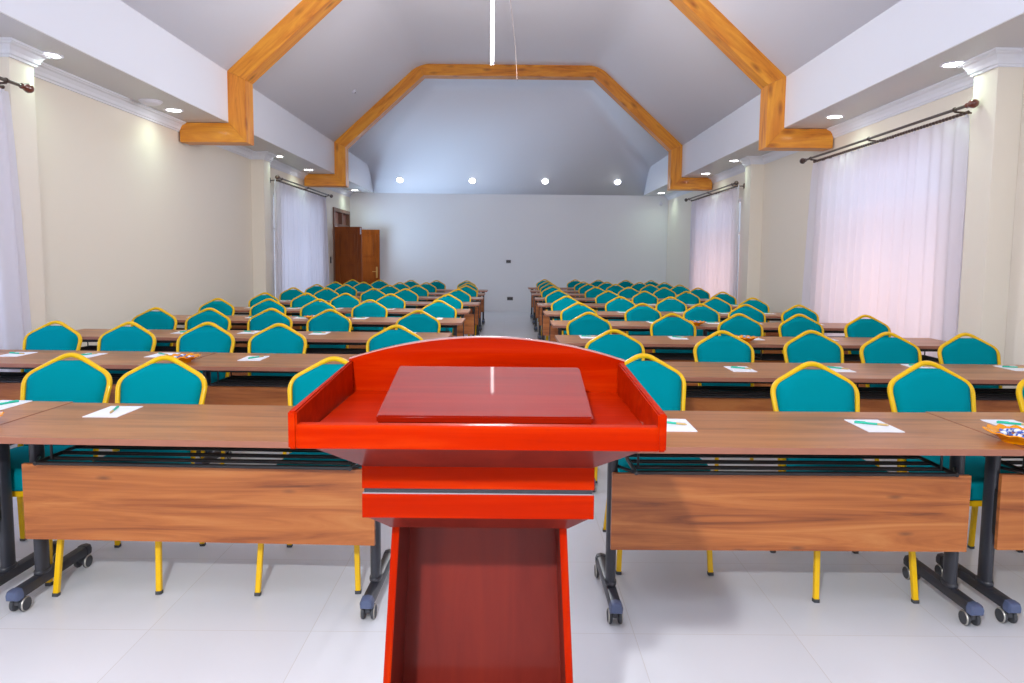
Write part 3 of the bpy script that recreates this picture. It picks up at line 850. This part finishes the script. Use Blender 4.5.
# apex of each chair back seen in the photograph turned into floor positions (x, y) with chairs .94 m tall
CHX = {'left': [[(-.92, 3.52), (-1.79, 3.50), (-2.32, 3.57), (-3.0, 3.55)],
                [(-.88, 5.23), (-1.79, 5.28), (-2.31, 5.22), (-2.985, 5.29), (-3.57, 5.27)],
                [(-.873, 6.79), (-1.81, 6.75), (-2.385, 6.77), (-3.01, 6.83), (-3.55, 6.76)],
                [(-.863, 8.39), (-1.75, 8.37), (-2.43, 8.44), (-3.0, 8.34), (-3.65, 8.47)],
                [(-.835, 9.88), (-1.75, 9.82), (-2.43, 9.86), (-2.98, 9.76), (-3.58, 9.67)]],
       'right': [[(.751, 3.74), (1.574, 3.49), (2.214, 3.56), (2.86, 3.52)],
                 [(.775, 5.07), (1.588, 5.05), (2.242, 5.13), (2.814, 5.05), (3.384, 4.98)],
                 [(.770, 6.74), (1.593, 6.70), (2.176, 6.63), (2.876, 6.74), (3.504, 6.69)],
                 [(.806, 8.22), (1.602, 8.19), (2.255, 8.20), (2.839, 8.10), (3.484, 8.12)],
                 [(.804, 9.66), (1.577, 9.52), (2.269, 9.68), (2.929, 9.68), (3.475, 9.46)]]}
FARX = {'left': [[-0.866, -1.781, -2.43, -3.053, -3.674], [-0.826, -1.839, -2.443, -3.104, -3.743], [-0.894, -1.79, -2.4, -3.086, -3.746], [-1.017, -1.723, -2.359, -3.034, -3.765]],
        'right': [[0.793, 1.606, 2.261, 2.921, 3.512], [0.782, 1.612, 2.254, 2.901, 3.554], [0.826, 1.654, 2.222, 2.95, 3.582], [0.852, 1.71, 2.362, 2.996, 3.553], [0.861, 1.635, 2.294, 2.923, 3.57]]}
JIT = random.Random(4)
APEX = .37                                     # how far the chair's top stands behind its origin
def chair_label(i, j, s, nrow):
    base = 'teal gold-framed banquet chair'
    row = 'front row' if i == 0 else ('last row' if i == nrow - 1 else ORD[i] + ' row from the lectern')
    seat = ['on the aisle', 'second from the aisle', 'third from the aisle', 'fourth from the aisle', 'fifth from the aisle'][j]
    return '%s, %s block, %s, %s' % (base, s, row, seat)
for s in ('left', 'right'):
    sg = -1 if s == 'left' else 1
    nrow = len(ROW[s])
    for i, yb_ in enumerate(ROW[s]):
        row = 'front row' if i == 0 else ('last row' if i == nrow - 1 else ORD[i] + ' row from the lectern')
        rz = ROT[s][i]
        for k in (0, 1):
            x = TX[s][k] + AISLE_DX[s][i]
            y = yb_ - .31 + (-rz * 0) + (x - TX[s][0]) * rz
            tb = put((T16, T19)[k], (x, y, 0), rz)
            if k == 1: tb.location.y += (.012 if i % 2 else .02)
            tag(tb, 'walnut folding table with black legs, %s block, %s, %s' % (s, row, 'beside the aisle' if k == 0 else 'beside the wall'),
                'table', 'walnut folding tables of the %s block' % s)
        n = 4 if i == 0 else 5
        for j in range(n):
            if i < 5: cx, cy = CHX[s][i][j]; cx *= .973; cy = max(cy * .973 - APEX, yb_ + (cx - TX[s][0]) * rz - .125)
            else:
                cx = FARX[s][i - 5][j]; cy = yb_ + .03 + JIT.uniform(-.03, .03)
            turn = JIT.uniform(-.03, .03)
            if i == 0: cx, turn = (cx + .025, .06) if s == 'left' else (cx - .01, .0)
            if i > 0:                          # legs stand clear of the table feet
                dx = AISLE_DX[s][i]; tx0, tx1 = TX[s][0] + dx, TX[s][1] + dx
                if j == 0: cx = sg * max(abs(cx), sg * (tx0 - sg * .71) + .255)
                if j == 1: cx = sg * min(abs(cx), sg * (tx0 + sg * .71) - .255)
                if j == 2: cx = (tx0 + sg * .71 + tx1 - sg * .865) / 2 + sg * .209; turn *= .2
                if j == 4: cx = sg * min(abs(cx), sg * (tx1 + sg * .865) - .255)
                cy = max(cy, yb_ + (cx - TX[s][0]) * rz - (.065 if j == 2 else .10))
            c = put(CH, (cx, cy, 0), turn)
            tag(c, chair_label(i, j, s, nrow), 'chair', 'teal banquet chairs of the %s block' % s)
            # a notepad and a pen in front of every chair
            px_ = cx + JIT.uniform(-.06, .06); py_ = yb_ - .17 + JIT.uniform(-.03, .03); prz = JIT.uniform(-.06, .06)
            if i == 0 and s == 'left': px_, py_, prz = [(-.80, 2.95, 0), (-1.75, 2.976, 0), (-2.33, 3.08, -.03), (-2.95, 2.95, 0)][j]
            if i == 0 and s == 'right': px_, py_, prz = [(.69, 2.82, -.02), (1.54, 2.838, -.01), (2.155, 2.86, .02), (2.9, 2.85, 0)][j]
            if i == 1 and s == 'left' and j == 1: px_, py_ = -1.742, 4.605
            if i == 1 and s == 'left' and j == 2: px_, py_ = -2.42, 4.72
            if i == 1 and s == 'right' and j == 1: px_, py_ = 1.475, 4.33
            if i == 1 and s == 'right' and j == 2: px_, py_ = 2.11, 4.36
            # ride on the table under it
            zt = .7502
            p = put(PAD, (px_, py_, zt), prz)
            tag(p, 'white notepad at the %s seat, %s block, %s' % (['aisle', 'second', 'third', 'fourth', 'wall'][j], s, row), 'notepad', 'white notepads on the %s tables' % s)
            ang = {('left', 0): 1.1, ('right', 0): PI - .42}.get((s, i), JIT.choice([-2.1, 2.7, 2.9, 2.5]))
            if i == 0 and s == 'left' and j == 1: ang = 1.85
            q = put(PEN, (px_ + JIT.uniform(-.012, .012), py_ + .015, zt + .0036), ang)
            tag(q, 'green pen on the notepad at the %s seat, %s block, %s' % (['aisle', 'second', 'third', 'fourth', 'wall'][j], s, row), 'pen', 'green pens on the %s tables' % s)

# bowls of sweets where two tables meet
SW = random.Random(2)
for (x, y, lab, cnt) in ((1.972, 2.605, 'front row right table joint', 6), (-2.155, 2.69, 'front row left table joint', 4), (-2.14, 4.43, 'second row left table joint', 3),
                       (2.02, 5.85, 'third row right table joint', 2), (1.985, 7.30, 'fourth row right table joint', 2), (-2.17, 7.52, 'fourth row left table joint', 2)):
    b = put(BOWL, (x, y, .7503), SW.uniform(0, 1))
    tag(b, 'wavy-rimmed amber glass bowl of sweets at the ' + lab, 'bowl', 'amber glass bowls')
    for k in range(cnt):
        a = 2 * PI * k / max(1, cnt - 1) + .4; r = .0 if k == cnt - 1 else .042
        w = put(SWEET, (x + r * math.cos(a), y + r * math.sin(a), .7503 + (.044 if k == cnt - 1 else .0325)), a + SW.uniform(.6, 1.2))
        tag(w, 'blue and white twist-wrapped sweet in the amber bowl at the %s' % lab, 'sweet', 'wrapped sweets in the bowl at the ' + lab)

# ------------------------------------------------------------------ light
def area(name, loc, direction, sx, sy, power, col, spread=180):
    l = bpy.data.lights.new(name, 'AREA'); l.shape = 'RECTANGLE'; l.size = sx; l.size_y = sy; l.energy = power; l.color = col
    l.spread = math.radians(spread)
    o = bpy.data.objects.new(name, l); COL.objects.link(o); o.location = loc
    o.rotation_euler = Vector(direction).to_track_quat('-Z', 'Y').to_euler()
    return o
# daylight outside the curtained windows: cool sky from above, warm sunlit ground from below
DAY = {'R': 23, 'L': 19}
for (a, b, z0, z1) in WIN_R:
    area('window_daylight', (WR + .75, (a + b) / 2, 2.3), (-1, 0, -.15), b - a, .9, DAY['R'] * (.24 if a > 12 else .40) * (1.2 if a < 5 else 1), (.72, .78, 1.))
    area('window_sunlit_ground', (WR + .75, (a + b) / 2, .95), (-1, 0, .1), b - a, 1.3, DAY['R'] * .95 * (.5 if a < 5 else 1), (1., .54, .36))
for (a, b, z0, z1) in WIN_L:
    area('window_daylight', (WL - .75, (a + b) / 2, 1.6), (1, 0, 0), b - a, 2.2, DAY['L'] * (6.5 if a < 5 else 1), (.62, .76, 1.))
# added fill lamps: behind the camera, and at the door aimed up the hip
area('camera_side_fill', (0, YF - .05, 1.7), (0, 1, .12), 6.4, 2.4, 57, (.80, .89, 1.))
area('doorway_fill', (WL - .5, 17.8, 1.5), (4.2, -.8, 2.6), 1.4, 2.0, 62, (.52, .74, 1.), 110)
# photographer's flash, up and to the left of the camera
fl = bpy.data.lights.new('flash_lamp', 'POINT'); fl.energy = 285; fl.shadow_soft_size = .05; fl.color = (.94, .975, 1.)
fo = bpy.data.objects.new('flash_lamp', fl); COL.objects.link(fo); fo.location = (-.48, -.46, 2.45)
# downlights
def spot(loc, power, direction=(0, 0, -1), col=(.86, 1., .88), ang=110):
    l = bpy.data.lights.new('downlight_beam', 'SPOT'); l.energy = power; l.spot_size = math.radians(ang); l.spot_blend = 1.; l.color = col; l.shadow_soft_size = .07
    o = bpy.data.objects.new('downlight_beam', l); COL.objects.link(o); o.location = loc
    o.rotation_euler = Vector(direction).to_track_quat('-Z', 'Y').to_euler()
for x in (-4.085, 3.90):
    for y in DLY: spot((x, y, ZS - .02), 13, (0, 0, -1), (.66, 1., .76), 160)
for x in (-2.979, -1.049, .894, 2.825): spot((x, 18.42, ZS + .30), 16, (0, -.7, -.7), (.92, .96, 1.))
for (x, y, z, e) in ((-.235, 8.0, 3.0, 150), (-.235, 2.2, 4.2, 20)):      # glow of the tube in view, and added unseen fill over the lectern
    pl = bpy.data.lights.new('tube_glow_and_fill', 'POINT'); pl.energy = e; pl.shadow_soft_size = .3; pl.color = (.95, .97, 1.)
    po = bpy.data.objects.new('tube_glow_and_fill', pl); COL.objects.link(po); po.location = (x, y, z)

w = bpy.data.worlds.new('World'); scn.world = w; w.use_nodes = True
bg = w.node_tree.nodes['Background']; bg.inputs['Color'].default_value = (.75, .82, 1., 1); bg.inputs['Strength'].default_value = .6

# ------------------------------------------------------------------ camera
F = 683.; p, yw, ro = .084, .0023, .0094
fwd = Vector((math.sin(yw) * math.cos(p), math.cos(yw) * math.cos(p), -math.sin(p)))
right = Vector((math.cos(yw), -math.sin(yw), 0)); up = right.cross(fwd)
R_ = right * math.cos(ro) + up * math.sin(ro); U_ = up * math.cos(ro) - right * math.sin(ro)
cam = bpy.data.cameras.new('camera'); co = bpy.data.objects.new('camera', cam); COL.objects.link(co)
mw = Matrix.Identity(4)
for i in range(3):
    mw[i][0] = R_[i]; mw[i][1] = U_[i]; mw[i][2] = -fwd[i]
mw[0][3], mw[1][3], mw[2][3] = 0, 0, 1.44
co.matrix_world = mw
cam.sensor_width = 36; cam.lens = 36 * F / 1024; cam.shift_y = -24.8 / 1024; cam.clip_start = .05; cam.clip_end = 100
scn.camera = co
vs = scn.view_settings
scn.display_settings.display_device = 'sRGB'
vs.view_transform = 'Standard'; vs.look = 'None'; vs.gamma = 1; vs.exposure = .2; vs.use_curve_mapping = False
